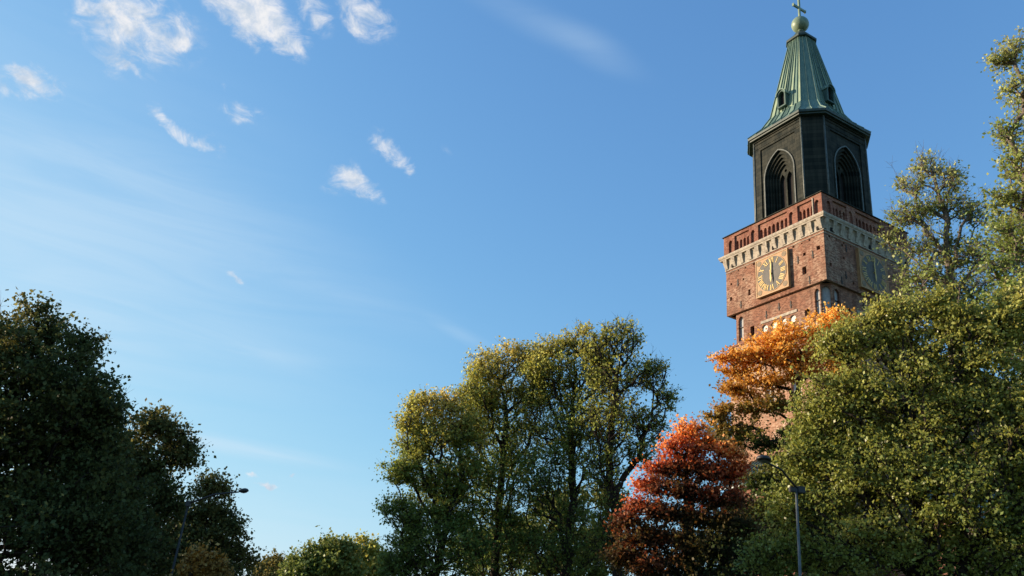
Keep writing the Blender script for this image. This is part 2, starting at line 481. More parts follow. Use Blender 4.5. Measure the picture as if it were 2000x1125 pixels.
# chamfered corners below the oversailing storey, each with an arched niche
CH = .92
for k in range(4):
    def dp(pts, d):
        # corner plane: t across, z up, d into the wall
        q = []
        for t, z in pts:
            x = A_MID - CH / 2 - t / math.sqrt(2) - d / math.sqrt(2)
            y = A_MID - CH / 2 + t / math.sqrt(2) - d / math.sqrt(2)
            q.append(turn(k, x, y, z))
        return q
    hw = CH / math.sqrt(2)
    ob = rect(-hw, hw, Z_STR, Z_STEP); ib = arch(0, 41.2, .46, 44.3, 44.95)
    bm = bmesh.new(); es = []
    for L in (ob, ib):
        vs = [bm.verts.new(p) for p in dp(L, 0)]
        es += [bm.edges.new((vs[i], vs[(i + 1) % len(vs)])) for i in range(len(vs))]
    bmesh.ops.triangle_fill(bm, use_beauty=True, edges=es, normal=Vector(turn(k, .7, .7, 0)))
    o0, o1 = dp(ib, 0), dp(ib, .28)
    for i in range(len(o0)):
        j = (i + 1) % len(o0)
        face(bm, [o0[i], o0[j], o1[j], o1[i]])
    obj('tower_wall', bm, BRICK, church, normals=False)
    bm = bmesh.new()
    face(bm, o1)
    obj('blind_niche', bm, GREYPL, church, normals=False)

# -- string course and lower storey
bm = bmesh.new()
for k in range(4):
    u0, u1 = A_LOW, A_LOW + .16
    hexa(bm, [turn(k, u0, -u0, 40.7), turn(k, u1, -u1, 40.75), turn(k, u1, u1, 40.75), turn(k, u0, u0, 40.7),
              turn(k, A_MID, -A_MID, 41.1), turn(k, u1, -u1, 41.0), turn(k, u1, u1, 41.0), turn(k, A_MID, A_MID, 41.1)])
obj('string_course', bm, BRICK_RED, church)
for k in range(4):
    bm = bmesh.new()
    fbox(bm, k, A_LOW - .1, A_LOW + .06, -6.8, 6.8, 40.02, 40.36)
    obj('stone_band', bm, STONE, church)
bm = bmesh.new()
low = [(arch(h, 31.2, .75, 34.6, 35.6), .45, None, 0) for h in (-1.4, 2.6)]
low += [(arch(h, 20, .9, 24.6, 25.8), .5, None, 0) for h in (-4.5, 4.5)]
low += [(rect(h - .16, h + .16, z - .2, z + .2), .4, 1, 0) for h, z in ((-5.2, 37.5), (.7, 33.2), (5.0, 36.4), (-3.9, 33.5), (5.7, 31.0), (-6.2, 29.5), (.5, 37.9))]
for k in range(4):
    panel(bm, k, A_LOW, rect(-A_LOW, A_LOW, -.5, 40.7), low)
obj('tower_wall', bm, [BRICK_LOW, DARK], church, normals=False)
for k in range(4):
    for h, z0, a, zs, za, d in ((-1.4, 31.2, .75, 34.6, 35.6, .45), (2.6, 31.2, .75, 34.6, 35.6, .45), (-4.5, 20, .9, 24.6, 25.8, .5), (4.5, 20, .9, 24.6, 25.8, .5)):
        bm = bmesh.new()
        face(bm, [turn(k, A_LOW - d, q, z) for q, z in arch(h, z0, a, zs, za)])
        fbox(bm, k, A_LOW - d, A_LOW - d + .06, h - .16, h + .16, z0 + .9, zs - .2, 1)
        obj('blind_window', bm, [PLASTER, DARK], church, normals=False)

# -- iron wall anchors (upright bar with a short cross bar)
ANCH = {0: [(4.03, 49.19), (6.25, 49.11), (5.58, 45.95), (-5.92, 49.46), (2.3, 43.93), (-5.46, 46.2), (.46, 44.21), (-1.6, 43.75)],
        1: [(-4.1, 50.6), (-4.51, 46.87), (-5.36, 45.9), (4.0, 46.3), (1.5, 44.2), (-1.2, 44.1)]}
for k, L in ANCH.items():
    for h, z in L:
        u = A_UP if z > Z_STEP else A_MID
        bm = bmesh.new()
        fbox(bm, k, u - .02, u + .07, h - .055, h + .055, z - .55, z + .45)
        fbox(bm, k, u - .02, u + .05, h - .2, h + .2, z - .2, z - .09)
        obj('wall_anchor', bm, IRON, church)

# -- cornice with corbels
bm = bmesh.new()
prof = [(A_UP, 51.72), (A_UP + .10, 51.74), (A_UP + .10, 51.87), (8.03, 51.89), (8.10, 52.5), (8.22, 53.0), (8.34, 53.2), (8.56, 53.22), (8.58, 53.38),
        (8.66, 53.46), (8.72, 53.62), (8.72, 53.79), (8.2, 53.86), (6.0, 53.9)]
for (u0, z0), (u1, z1) in zip(prof, prof[1:]):
    for k in range(4):
        face(bm, [turn(k, u0, -u0, z0), turn(k, u0, u0, z0), turn(k, u1, u1, z1), turn(k, u1, -u1, z1)])
for k in range(4):                              # thin brick ledge lower down
    u = A_UP
    hexa(bm, [turn(k, u, -u, 51.36), turn(k, u + .07, -u - .07, 51.38), turn(k, u + .07, u + .07, 51.38), turn(k, u, u, 51.36),
              turn(k, u, -u, 51.46), turn(k, u + .07, -u - .07, 51.45), turn(k, u + .07, u + .07, 51.45), turn(k, u, u, 51.46)])
cornice = obj('cornice', bm, STONE, church)
NC = 12
for k in (0, 1, 2, 3):
    for i in range(NC):
        h = -7.75 + 15.5 * i / (NC - 1)
        bm = bmesh.new()
        a, b = .22, .33
        hexa(bm, [turn(k, 8.0, h - a, 51.9), turn(k, 8.16, h - a, 51.95), turn(k, 8.16, h + a, 51.95), turn(k, 8.0, h + a, 51.9),
                  turn(k, 8.0, h - a, 52.6), turn(k, 8.36, h - a, 52.6), turn(k, 8.36, h + a, 52.6), turn(k, 8.0, h + a, 52.6)])
        hexa(bm, [turn(k, 8.0, h - a, 52.6), turn(k, 8.38, h - a, 52.6), turn(k, 8.38, h + a, 52.6), turn(k, 8.0, h + a, 52.6),
                  turn(k, 8.0, h - b, 53.19), turn(k, 8.55, h - b, 53.19), turn(k, 8.55, h + b, 53.19), turn(k, 8.0, h + b, 53.19)])
        obj('corbel', bm, STONE, cornice)
for k in range(4):
    for h in (-7.0, .03, 7.0):
        bm = bmesh.new()
        fbox(bm, k, 8.03, 8.20, h - .2 + .35, h + .2 + .35, 51.93, 52.40)
        obj('drain_hole', bm, DARK, cornice)

# -- brick parapet with piers and blind arcades
WP, ZP0, ZP1 = 8.18, 53.86, 56.80
groups = [(-6.22, -3.62, 4), (-2.02, 2.82, 7), (4.45, 6.80, 4)]
piers = [-6.95, -2.93, 3.45, 7.42]
bm = bmesh.new()
for k in range(4):
    holes = []
    for h0, h1, n in groups:
        holes.append((rect(h0, h1, ZP0 + .05, 56.38), .22, None, 0))
    for h in piers:
        holes.append((arch(h, ZP0 + .12, .34, 55.55, 56.05), .26, 1, 0))
    panel(bm, k, WP, rect(-WP, WP, ZP0, ZP1), holes)
    face(bm, [turn(k, WP - .6, -WP + .6, ZP1), turn(k, WP - .6, WP - .6, ZP1), turn(k, WP - .6, WP - .6, ZP0), turn(k, WP - .6, -WP + .6, ZP0)])
parapet = obj('parapet', bm, [BRICK_RED, BRICK_RED], church, normals=False)
for k in range(4):
    for h0, h1, n in groups:
        bm = bmesh.new()
        wdt = (h1 - h0) / n
        hl = [(arch(h0 + wdt * (i + .5), ZP0 + .14, wdt * .34, 55.30, 55.66), .30, 1, 0) for i in range(n)]
        panel(bm, k, WP - .22, rect(h0, h1, ZP0 + .05, 56.38), hl)
        obj('blind_arcade', bm, [BRICK_RED, BRICK_RED], parapet, normals=False)
bm = bmesh.new()
for k in range(4):
    u0, u1 = WP - .75, WP + .16
    hexa(bm, [turn(k, u0, -u0, ZP1), turn(k, u1, -u1, ZP1), turn(k, u1, u1, ZP1), turn(k, u0, u0, ZP1),
              turn(k, u0, -u0, ZP1 + .16), turn(k, u1, -u1, ZP1 + .10), turn(k, u1, u1, ZP1 + .10), turn(k, u0, u0, ZP1 + .16)])
obj('coping', bm, COPPER_DK, parapet)
for k, h in ((0, 6.88),):
    bm = bmesh.new()
    fbox(bm, k, WP, WP + .12, h - .07, h + .07, ZP0 + .05, 56.45)
    obj('downpipe', bm, STONE, parapet)

# -- octagonal lantern
def octa(b, c, z):
    e = b - c
    return [(b, -e, z), (b, e, z), (e, b, z), (-e, b, z), (-b, e, z), (-b, -e, z), (-e, -b, z), (e, -b, z)]

def loft(bm, secs, mi=0, close=False):
    rings = [octa(*s) for s in secs]
    for r0, r1 in zip(rings, rings[1:]):
        for j in range(8):
            face(bm, [r0[j], r0[(j + 1) % 8], r1[(j + 1) % 8], r1[j]], mi)
    if close:
        face(bm, rings[-1], mi)

LB, LC, LZ0, LZ1 = 6.17, 2.06, 53.88, 71.1
LE = LB - LC
bm = bmesh.new()
for k in range(4):
    panel(bm, k, LB, rect(-LE, LE, LZ0, LZ1), [(rect(-3.02, 3.02, 54.6, 69.25), .16, None, 0)])
    panel(bm, k, LB - .16, rect(-3.02, 3.02, 54.6, 69.25), [(arch(.05, 55.6, 2.42, 64.1, 67.75, 9), .2, None, 0)])
    face(bm, [turn(k, LB, LE, LZ0), turn(k, LE, LB, LZ0), turn(k, LE, LB, LZ1), turn(k, LB, LE, LZ1)])
lantern = obj('lantern', bm, [COPPER_DK], church, normals=False)
for k in range(4):
    bm = bmesh.new()
    u = LB - .36
    dims = [(2.42, 64.1, 67.75), (2.14, 64.05, 67.28), (1.88, 64.0, 66.85), (1.62, 63.95, 66.42), (1.36, 63.9, 66.0)]
    for (a0, s0, t0), (a1, s1, t1) in zip(dims, dims[1:]):
        o0 = arch(.05, 55.6, a0, s0, t0, 9); o1 = arch(.05, 55.6, a1, s1, t1, 9)
        n = len(o0)
        for i in range(n):
            j = (i + 1) % n
            face(bm, [turn(k, u, *o0[i]), turn(k, u, *o0[j]), turn(k, u, *o1[j]), turn(k, u, *o1[i])])
            face(bm, [turn(k, u, *o1[i]), turn(k, u, *o1[j]), turn(k, u - .26, *o1[j]), turn(k, u - .26, *o1[i])])
        u -= .26
    obj('arch_orders', bm, COPPER_DK, lantern, normals=False)
    bm = bmesh.new()                                            # tracery: two lancets in the innermost arch
    hl = [(arch(.05 + s * .60, 55.75, .46, 63.6, 64.75), .35, 1, 0) for s in (-1, 1)]
    hl.append((disc(.05, 65.1, .22, 12), .35, 1, 0))
    panel(bm, k, u, arch(.05, 55.6, 1.36, 63.9, 66.0, 9), hl)
    obj('belfry_window', bm, [COPPER_DK, DARK], lantern, normals=False)
    bm = bmesh.new()                                            # raised hood round the arch
    o0 = arch(.05, 55.7, 2.62, 64.1, 67.98, 9)[2:]; o1 = arch(.05, 55.7, 2.46, 64.1, 67.79, 9)[2:]
    ua, ub = LB - .159, LB - .02
    for i in range(len(o0) - 1):
        hexa(bm, [turn(k, ua, *o0[i]), turn(k, ua, *o0[i + 1]), turn(k, ua, *o1[i + 1]), turn(k, ua, *o1[i]),
                  turn(k, ub, *o0[i]), turn(k, ub, *o0[i + 1]), turn(k, ub, *o1[i + 1]), turn(k, ub, *o1[i])])
    for s in (-1, 1):
        fbox(bm, k, ua, ub, .05 + s * 2.54 - .08, .05 + s * 2.54 + .08, 55.7, 64.1)
    obj('hood_mould', bm, TRIM, lantern)
    bm = bmesh.new()                                            # mouldings below the eaves
    for z0, z1, d in ((69.62, 69.74, .06), (70.35, 70.5, .08), (70.80, 71.05, .16)):
        fbox(bm, k, LB - .02, LB + d, -LE, LE, z0, z1)
    obj('moulding', bm, COPPER_DK, lantern)
oc = octa(LB, LC, 0)
for (x, y, _) in oc:
    bm = bmesh.new()
    tube(bm, [(x, y, LZ0), (x, y, LZ1)], [.13, .13], 8)
    obj('corner_roll', bm, TRIM, lantern, smooth=True)
# eaves, flared skirt and steep spire
bm = bmesh.new()
loft(bm, [(LB - .1, LC, 70.98), (6.72, 2.36, 71.02), (6.74, 2.37, 71.20), (6.92, 2.43, 71.26), (6.95, 2.443, 71.56), (6.93, 2.436, 71.60)])
obj('eaves', bm, VERD_E, lantern)

def roof_panels(bm, lo, hi, widths, ribs=True):
    """sheet copper between two octagons: each wide face in upright strips of light and dark patina"""
    r0, r1 = octa(*lo), octa(*hi)
    for j in range(8):
        a0, b0, a1, b1 = (Vector(r0[j]), Vector(r0[(j + 1) % 8]), Vector(r1[j]), Vector(r1[(j + 1) % 8]))
        wide = j % 2 == 0
        seq = widths if wide else [(0.5, 0), (0.5, 0)]
        tot = sum(q[0] for q in seq); t = 0
        nrm = (b0 - a0).cross(a1 - a0).normalized()
        if nrm.dot(a0 + b0) < 0: nrm = -nrm
        for wd_, mi in seq:
            t0, t1 = t / tot, (t + wd_) / tot
            p = [a0.lerp(b0, t0), a0.lerp(b0, t1), a1.lerp(b1, t1), a1.lerp(b1, t0)]
            face(bm, p, mi)
            if ribs:
                s = (b0 - a0).normalized() * .035
                q0, q1 = p[0], p[3]
                hexa(bm, [q0 - s - nrm * .01, q0 + s - nrm * .01, q0 + s + nrm * .13, q0 - s + nrm * .13,
                          q1 - s - nrm * .01, q1 + s - nrm * .01, q1 + s + nrm * .13, q1 - s + nrm * .13], 0)
            t += wd_
WID = [(1.0, 1), (.8, 0), (.8, 1), (.5, 2), (.8, 2), (.9, 1), (.9, 0), (.7, 1)]
bm = bmesh.new()
roof_panels(bm, (6.94, 2.44, 71.60), (5.25, 1.80, 73.35), [(1, 0), (1, 2), (1, 0), (1, 2), (1, 0), (1, 2)])
roof_panels(bm, (5.25, 1.80, 73.35), (4.19, 1.47, 75.33), [(1, 0), (1, 2), (1, 0), (1, 2), (1, 0), (1, 2)])
obj('skirt_roof', bm, [VERD, VERD_L, VERD_D], lantern, normals=False)
bm = bmesh.new()
roof_panels(bm, (4.19, 1.47, 75.33), (1.52, .60, 89.15), WID)
spire = obj('spire', bm, [VERD, VERD_L, VERD_D], church, normals=False)
bm = bmesh.new()
loft(bm, [(1.45, .58, 89.0), (1.70, .70, 89.05), (1.88, .775, 89.12), (1.90, .78, 89.42), (1.86, .76, 89.5), (.95, .39, 90.55), (.42, .17, 91.45)], close=True)
obj('spire_cap', bm, VERD_E, spire)
for k in range(4):                                             # hooded lucarne on each wide side
    d = empty('lucarne', (0, 0, 0)); d.parent = spire
    zb, hc, a = 75.8, -.25, .74
    ub = 4.19 - (zb - 75.33) * .193
    bm = bmesh.new()
    ob = arch(hc, zb, a, zb + 2.0, zb + 2.85, 6); ib = arch(hc, zb + .2, a - .2, zb + 1.95, zb + 2.6, 6)
    panel(bm, k, ub + .55, ob, [(ib, .5, 1, 0)])
    n = len(ob)
    for i in range(n):
        h0, z0 = ob[i]; h1, z1 = ob[(i + 1) % n]
        face(bm, [turn(k, ub + .55, h0, z0), turn(k, ub + .55, h1, z1), turn(k, ub - .9, h1, z1), turn(k, ub - .9, h0, z0)])
    obj('lucarne_body', bm, [VERD_D, DARK], d, normals=False)
    bm = bmesh.new()
    o0 = arch(hc, zb, a + .12, zb + 2.0, zb + 3.0, 6)[2:]; o1 = arch(hc, zb, a, zb + 2.0, zb + 2.85, 6)[2:]
    for i in range(len(o0) - 1):
        hexa(bm, [turn(k, ub - .8, *o0[i]), turn(k, ub - .8, *o0[i + 1]), turn(k, ub - .8, *o1[i + 1]), turn(k, ub - .8, *o1[i]),
                  turn(k, ub + .72, *o0[i]), turn(k, ub + .72, *o0[i + 1]), turn(k, ub + .72, *o1[i + 1]), turn(k, ub + .72, *o1[i])])
    obj('lucarne_hood', bm, VERD, d)
bm = bmesh.new()
bmesh.ops.create_uvsphere(bm, u_segments=32, v_segments=20, radius=1.28, matrix=Matrix.Translation((0, 0, 92.75)))
obj('ball', bm, BALL, church, smooth=True)
bm = bmesh.new()
tube(bm, [(0, 0, 91.3), (0, 0, 91.6)], [.5, .42], 12)
box(bm, -.17, .17, -.12, .12, 93.9, 98.0)
box(bm, .17, 1.25, -.119, .119, 95.75, 96.12); box(bm, -1.25, -.17, -.119, .119, 95.75, 96.12)
for x, z in ((1.3, 95.935), (-1.3, 95.935)):
    box(bm, x - .06, x + .06, -.16, .16, z - .26, z + .26)
box(bm, -.26, .26, -.16, .16, 98.0, 98.12)
obj('cross', bm, BALL, church)

# -- clocks
def clock(k):
    c = empty('clock', (0, 0, 0)); c.parent = church
    hc, zc, s = .23, 48.50, 2.60
    u0 = A_UP
    bm = bmesh.new()
    slab(bm, k, u0 - .02, u0 + .42, rect(hc - s, hc + s, zc - s, zc + s))
    for a, b_, z0, z1 in ((-s, s, s - .12, s), (-s, s, -s, -s + .12), (-s, -s + .12, -s + .12, s - .12), (s - .12, s, -s + .12, s - .12)):
        fbox(bm, k, u0 + .42, u0 + .47, hc + a, hc + b_, zc + z0, zc + z1, 1)
    obj('clock_board', bm, [OCHRE, BRASS], c)
    bm = bmesh.new()
    slab(bm, k, u0 + .42, u0 + .455, disc(hc, zc, 2.30, 64))
    obj('dial', bm, DIAL, c)
    bm = bmesh.new()
    for r0, r1 in ((2.30, 2.37),):
        o, i_ = disc(hc, zc, r1, 64), disc(hc, zc, r0, 64)
        for q in range(64):
            w2 = (q + 1) % 64
            hexa(bm, [turn(k, u0 + .42, *o[q]), turn(k, u0 + .42, *o[w2]), turn(k, u0 + .42, *i_[w2]), turn(k, u0 + .42, *i_[q]),
                      turn(k, u0 + .475, *o[q]), turn(k, u0 + .475, *o[w2]), turn(k, u0 + .475, *i_[w2]), turn(k, u0 + .475, *i_[q])])
    obj('chapter_ring', bm, BRASS, c)
    for sx in (-1, 1):
        for sz in (-1, 1):
            bm = bmesh.new()
            slab(bm, k, u0 + .42, u0 + .45, disc(hc + sx * 2.02, zc + sz * 2.02, .36, 20))
            obj('corner_roundel', bm, ROUNDEL_GREY, c)
    rom = ['XII', 'I', 'II', 'III', 'IIII', 'V', 'VI', 'VII', 'VIII', 'IX', 'X', 'XI']
    for i, t in enumerate(rom):
        ang = i * math.pi / 6
        er = (math.sin(ang), math.cos(ang)); et = (math.cos(ang), -math.sin(ang))
        wch = {'I': .20, 'V': .44, 'X': .44}
        tot = sum(wch[q] for q in t)
        bm = bmesh.new()
        def stroke(xa, ya, xb, yb, th):
            dx, dy = xb - xa, yb - ya; L = math.hypot(dx, dy); nx, ny = -dy / L * th / 2, dx / L * th / 2
            P = [(xa + nx, ya + ny), (xb + nx, yb + ny), (xb - nx, yb - ny), (xa - nx, ya - ny)]
            P = [(hc + et[0] * px + er[0] * py, zc + et[1] * px + er[1] * py) for px, py in P]
            slab(bm, k, u0 + .455, u0 + .50, P)
        xx = -tot / 2
        y0, y1 = 1.48, 2.20
        for q in t:
            m_ = xx + wch[q] / 2
            if q == 'I': stroke(m_, y0, m_, y1, .085)
            elif q == 'V': stroke(m_ - .15, y1, m_, y0, .085); stroke(m_ + .15, y1, m_ + .01, y0, .045)
            else: stroke(m_ - .15, y1, m_ + .15, y0, .085); stroke(m_ + .15, y1, m_ - .15, y0, .045)
            xx += wch[q]
        obj('numeral', bm, GOLD, c)
    for ang, L, wd_, dz in ((R(1), 1.95, .17, .0), (R(179), 1.30, .24, .06)):
        er = (math.sin(ang), math.cos(ang)); et = (math.cos(ang), -math.sin(ang))
        P = [(-wd_ * .35, -.45), (wd_ * .35, -.45), (wd_ * .25, 0), (wd_ * .5, L * .55), (0, L), (-wd_ * .5, L * .55), (-wd_ * .25, 0)]
        bm = bmesh.new()
        slab(bm, k, u0 + .58 + dz, u0 + .63 + dz, [(hc + et[0] * a + er[0] * b_, zc + et[1] * a + er[1] * b_) for a, b_ in P])
        slab(bm, k, u0 + .45, u0 + .58 + dz, disc(hc, zc, .12, 12))
        obj('clock_hand', bm, GOLD, c)
for k in (0, 1):
    clock(k)

# -- nave, side chapels and porch
bm = bmesh.new()
X0, X1, YN, ZE, ZR = -7.9, -66.0, 12.0, 37.8, 46.5
wins = []
for i in range(6):
    xc = -14 - i * 9.2
    wins.append((arch(xc * -1, 24.0, 1.5, 31.5, 34.2), .6, 1, 0))
for sgn in (1, -1):
    k = 1 if sgn > 0 else 3
    w_ = [([(h * sgn, z) for h, z in hl[0]][::sgn], *hl[1:]) for hl in wins]
    panel(bm, k, YN, rect(*sorted((-X0 * sgn, -X1 * sgn)), -.5, ZE), w_)
for x in (X0, X1):
    face(bm, [(x, -YN, -.5), (x, YN, -.5), (x, YN, ZE), (x, 0, ZR - .2), (x, -YN, ZE)])
obj('nave_wall', bm, [BRICK_RED, DARK], church, normals=False)
bm = bmesh.new()
def pitched(bm, x0, x1, ya, za, yb, zb, n, th=.18):
    hexa(bm, [(x0, ya, za), (x1, ya, za), (x1, yb, zb), (x0, yb, zb),
              (x0, ya, za + th), (x1, ya, za + th), (x1, yb, zb + th), (x0, yb, zb + th)])
    for i in range(n + 1):
        x = x0 + (x1 - x0) * i / n
        hexa(bm, [(x - .03, ya, za + th), (x + .03, ya, za + th), (x + .03, yb, zb + th), (x - .03, yb, zb + th),
                  (x - .03, ya, za + th + .07), (x + .03, ya, za + th + .07), (x + .03, yb, zb + th + .07), (x - .03, yb, zb + th + .07)], 1)
pitched(bm, X0 + .4, X1 - .4, YN + .6, ZE - .35, 0, ZR, 90)
pitched(bm, X0 + .4, X1 - .4, -YN - .6, ZE - .35, 0, ZR, 90)
obj('nave_roof', bm, [VERD_L, VERD_D], church)
bm = bmesh.new()
box(bm, -64, 6.5, 12.01, 19, -.5, 17.0)
for i in range(7):
    x = 2 - i * 9.4
    panel(bm, 1, 19.004, rect(-x - 1.6, -x + 1.6, 3.0, 14.0), [(arch(-x, 4.0, 1.2, 10.5, 12.8), .4, 1, 0)])
obj('chapel_wall', bm, [BRICK_RED, DARK], church)
bm = bmesh.new()
pitched(bm, -64.4, 6.9, 19.5, 16.8, 12.01, 23.5, 100)
obj('chapel_roof', bm, [ROOF_GREY, VERD_D], church)
bm = bmesh.new()
box(bm, 7.76, 13.6, -3.2, 7.4, -.5, 21.1)
for y in (-.5, 4.2):
    panel(bm, 0, 13.604, rect(y - 1.2, y + 1.2, 8.0, 18.0), [(arch(y, 9.0, .85, 14.5, 16.4), .4, 1, 0)])
obj('porch_wall', bm, [BRICK_RED, DARK], church)
bm = bmesh.new()
ys = np.linspace(-3.9, 7.9, 18)
hexa(bm, [(7.76, ys[0], 25.4), (14.3, ys[0], 21.0), (14.3, ys[-1], 21.0), (7.76, ys[-1], 25.4),
          (7.76, ys[0], 25.6), (14.3, ys[0], 21.2), (14.3, ys[-1], 21.2), (7.76, ys[-1], 25.6)])
for y in ys:
    hexa(bm, [(7.76, y - .06, 25.6), (14.3, y - .06, 21.2), (14.3, y + .06, 21.2), (7.76, y + .06, 25.6),
              (7.76, y - .04, 25.78), (14.3, y - .04, 21.38), (14.3, y + .04, 21.38), (7.76, y + .04, 25.78)], 1)
obj('porch_roof', bm, [ROOF_GREY, VERD_D], church)

# ------------------------------------------------------------------ trees
def leaf_mat(name, stops, transl=.45, gloss=.5, spec=.22):
    m = bpy.data.materials.new(name); m.use_nodes = True
    T = NT(m.node_tree)
    b = T.n['Principled BSDF']
    hue = T.node('ShaderNodeAttribute', attribute_name='tint').outputs['Fac']
    rnd = T.node('ShaderNodeAttribute', attribute_name='leaf').outputs['Fac']
    col = T.ramp(hue, stops)
    hs = T.node('ShaderNodeHueSaturation', ins={'Hue': T.maprange(rnd, 0, 1, .485, .515, False), 'Saturation': T.maprange(rnd, 0, 1, 1.08, .88, False),
                                                'Value': T.maprange(rnd, 0, 1, .75, 1.65, False), 'Color': col}).outputs[0]
    T.l.new(hs, b.inputs['Base Color'])
    b.inputs['Roughness'].default_value = gloss
    b.inputs['Specular IOR Level'].default_value = spec
    tr = T.node('ShaderNodeBsdfTranslucent', ins={'Color': hs})
    mx = T.node('ShaderNodeMixShader', ins={0: transl})
    T.l.new(b.outputs[0], mx.inputs[1]); T.l.new(tr.outputs[0], mx.inputs[2])
    T.l.new(mx.outputs[0], T.n['Material Output'].inputs[0])
    return m

def smooth_noise(P, seed, freq):
    r = np.random.default_rng(seed)
    o = np.zeros(len(P))
    for i in range(5):
        d = r.normal(size=3) * freq * (1 + .5 * i)
        o += np.sin(P @ d + r.uniform(0, 6.28)) / (1 + .3 * i)
    return o / 2.6

def tree(name, label, cat, D, base_x, blobs, n_pts, n_leaf, leaf, leafmat, tint, seed, bark=None, clear=3.0, spread=.42, flat=.55,
         bf=.35, trunk_to=None, tip=.012, group=None, bare=0, shell=.55, thick=1.0, lump=.13, aspect=.72, patch=.16, lift=.35, shoots=1.0):
    rg = np.random.default_rng(seed)
    # crown volume: ellipsoids of real size round points at distance D
    E = []
    for bl in blobs:
        x, y, rx, ry = bl[:4]
        dd = bl[4] if len(bl) > 4 else rg.uniform(-.6, .6) * .5
        c = at(x, y, D)
        k = np.linalg.norm(c - [0, 0, EYE]) / np.linalg.norm(ray(x, y)) / FPX
        a, b = rx * k, ry * k
        dep = (a * b) ** .5 * 1.15 * thick
        c = c + np.array([0, 1, 0]) * dd * dep
        E.append((c, np.array([a, dep, b])))
    vol = np.array([np.prod(e[1]) ** .62 for e in E])
    cnt = np.maximum(14, (vol / vol.sum() * n_pts)).astype(int)
    P = []
    for (c, r), n in zip(E, cnt):
        # loose sprays of foliage, drawn out away from the middle of each crown blob, with gaps between them
        r = np.maximum(r - .62 * spread, r * .35)
        nl = max(3, int(n / 9))
        d = rg.normal(size=(nl, 3)); d /= np.linalg.norm(d, axis=1)[:, None]
        rad = np.where(rg.random(nl) < shell, rg.uniform(.60, .98, nl), rg.random(nl) ** (1 / 3) * .8)
        lc = d * rad[:, None]
        ls = rg.uniform(.4, 1.3, nl) * lump
        el_ = d + np.array([0, 0, lift]); el_ /= np.linalg.norm(el_, axis=1)[:, None]
        w_ = rg.integers(0, nl, n)
        q_ = lc[w_] + rg.normal(size=(n, 3)) * ls[w_][:, None] + el_[w_] * (rg.normal(size=n) * ls[w_] * (1.3 + .5 * lift))[:, None]
        un = rg.random(n) < .45
        dd_ = rg.normal(size=(n, 3)); dd_ /= np.linalg.norm(dd_, axis=1)[:, None]
        q_ = np.where(un[:, None], dd_ * (rg.random(n) ** .45)[:, None], q_)
        nn = np.linalg.norm(q_, axis=1)
        q_ *= np.where(nn > 1.0, np.where(rg.random(n) < .35, 1.0 + rg.exponential(.16, n), rg.uniform(.65, 1.0, n)) / nn, 1.0)[:, None]
        # shoots that stand out of the outline
        ns = max(3, int(n / 9 * shoots))
        sd = rg.normal(size=(ns, 3)) + np.array([0, 0, .55 * lift]); sd /= np.linalg.norm(sd, axis=1)[:, None]
        sl = rg.uniform(.05, .42, ns)
        for t in (.35, .7, 1.0):
            q_ = np.concatenate([q_, sd * (.88 + sl * t)[:, None] + rg.normal(size=(ns, 3)) * .035])
        P.append(c + q_ * r)
    P = np.concatenate(P)
    P = P[P[:, 2] > 1.4]
    zmin, zmax = P[:, 2].min(), P[:, 2].max()
    cen = P.mean(0)
    # trunk: from the ground up into the crown
    g = at(base_x, 900, D); base = np.array([g[0], g[1], 0.0])
    if trunk_to is None:
        top = np.array([cen[0] * .6 + base[0] * .4, cen[1] * .6 + base[1] * .4, zmin + .62 * (zmax - zmin)])
        way = [base, base * .75 + top * .25 + np.array([rg.normal() * .2, rg.normal() * .2, 0]), base * .4 + top * .6, top]
    else:
        way = [base] + [at(x, y, D + dz) for x, y, dz in trunk_to]
    T_ = [way[0]]
    for p, q in zip(way, way[1:]):
        n = max(2, int(np.linalg.norm(q - p) / .7))
        for i in range(1, n + 1):
            T_.append(p + (q - p) * i / n + rg.normal(size=3) * .05)
    T_ = np.array(T_)
    nt = len(T_)
    N = nt + len(P)
    X = np.concatenate([T_, P]); par = np.full(N, -1); par[1:nt] = np.arange(nt - 1)
    plen = np.zeros(N)
    for i in range(1, nt): plen[i] = plen[i - 1] + np.linalg.norm(X[i] - X[i - 1])
    best = np.full(len(P), 1e9); bp = np.zeros(len(P), int)
    order = []
    def relax(i):
        if X[i][2] < clear: return
        v = P - X[i]
        d = np.linalg.norm(v, axis=1)
        down = np.maximum(0, -v[:, 2]) / (d + 1e-6)
        cst = d * (1 + .7 * down) + bf * (plen[i] + d)
        m = cst < best
        best[m] = cst[m]; bp[m] = i
    for i in range(nt): relax(i)
    done = np.zeros(len(P), bool)
    for _ in range(len(P)):
        j = int(np.argmin(np.where(done, 1e12, best)))
        done[j] = True
        i = nt + j
        par[i] = bp[j]
        plen[i] = plen[par[i]] + np.linalg.norm(X[i] - X[par[i]])
        order.append(i)
        relax(i)
    q = 2.25
    acc = np.full(N, tip ** q)
    nch = np.zeros(N, int)
    for i in order[::-1]:
        acc[par[i]] += acc[i]; nch[par[i]] += 1
    for i in range(nt - 1, 0, -1):
        acc[i - 1] += acc[i] * .98
    rad = acc ** (1 / q)
    # branch pieces: bent in the middle
    S, Tt, R0, R1 = [], [], [], []
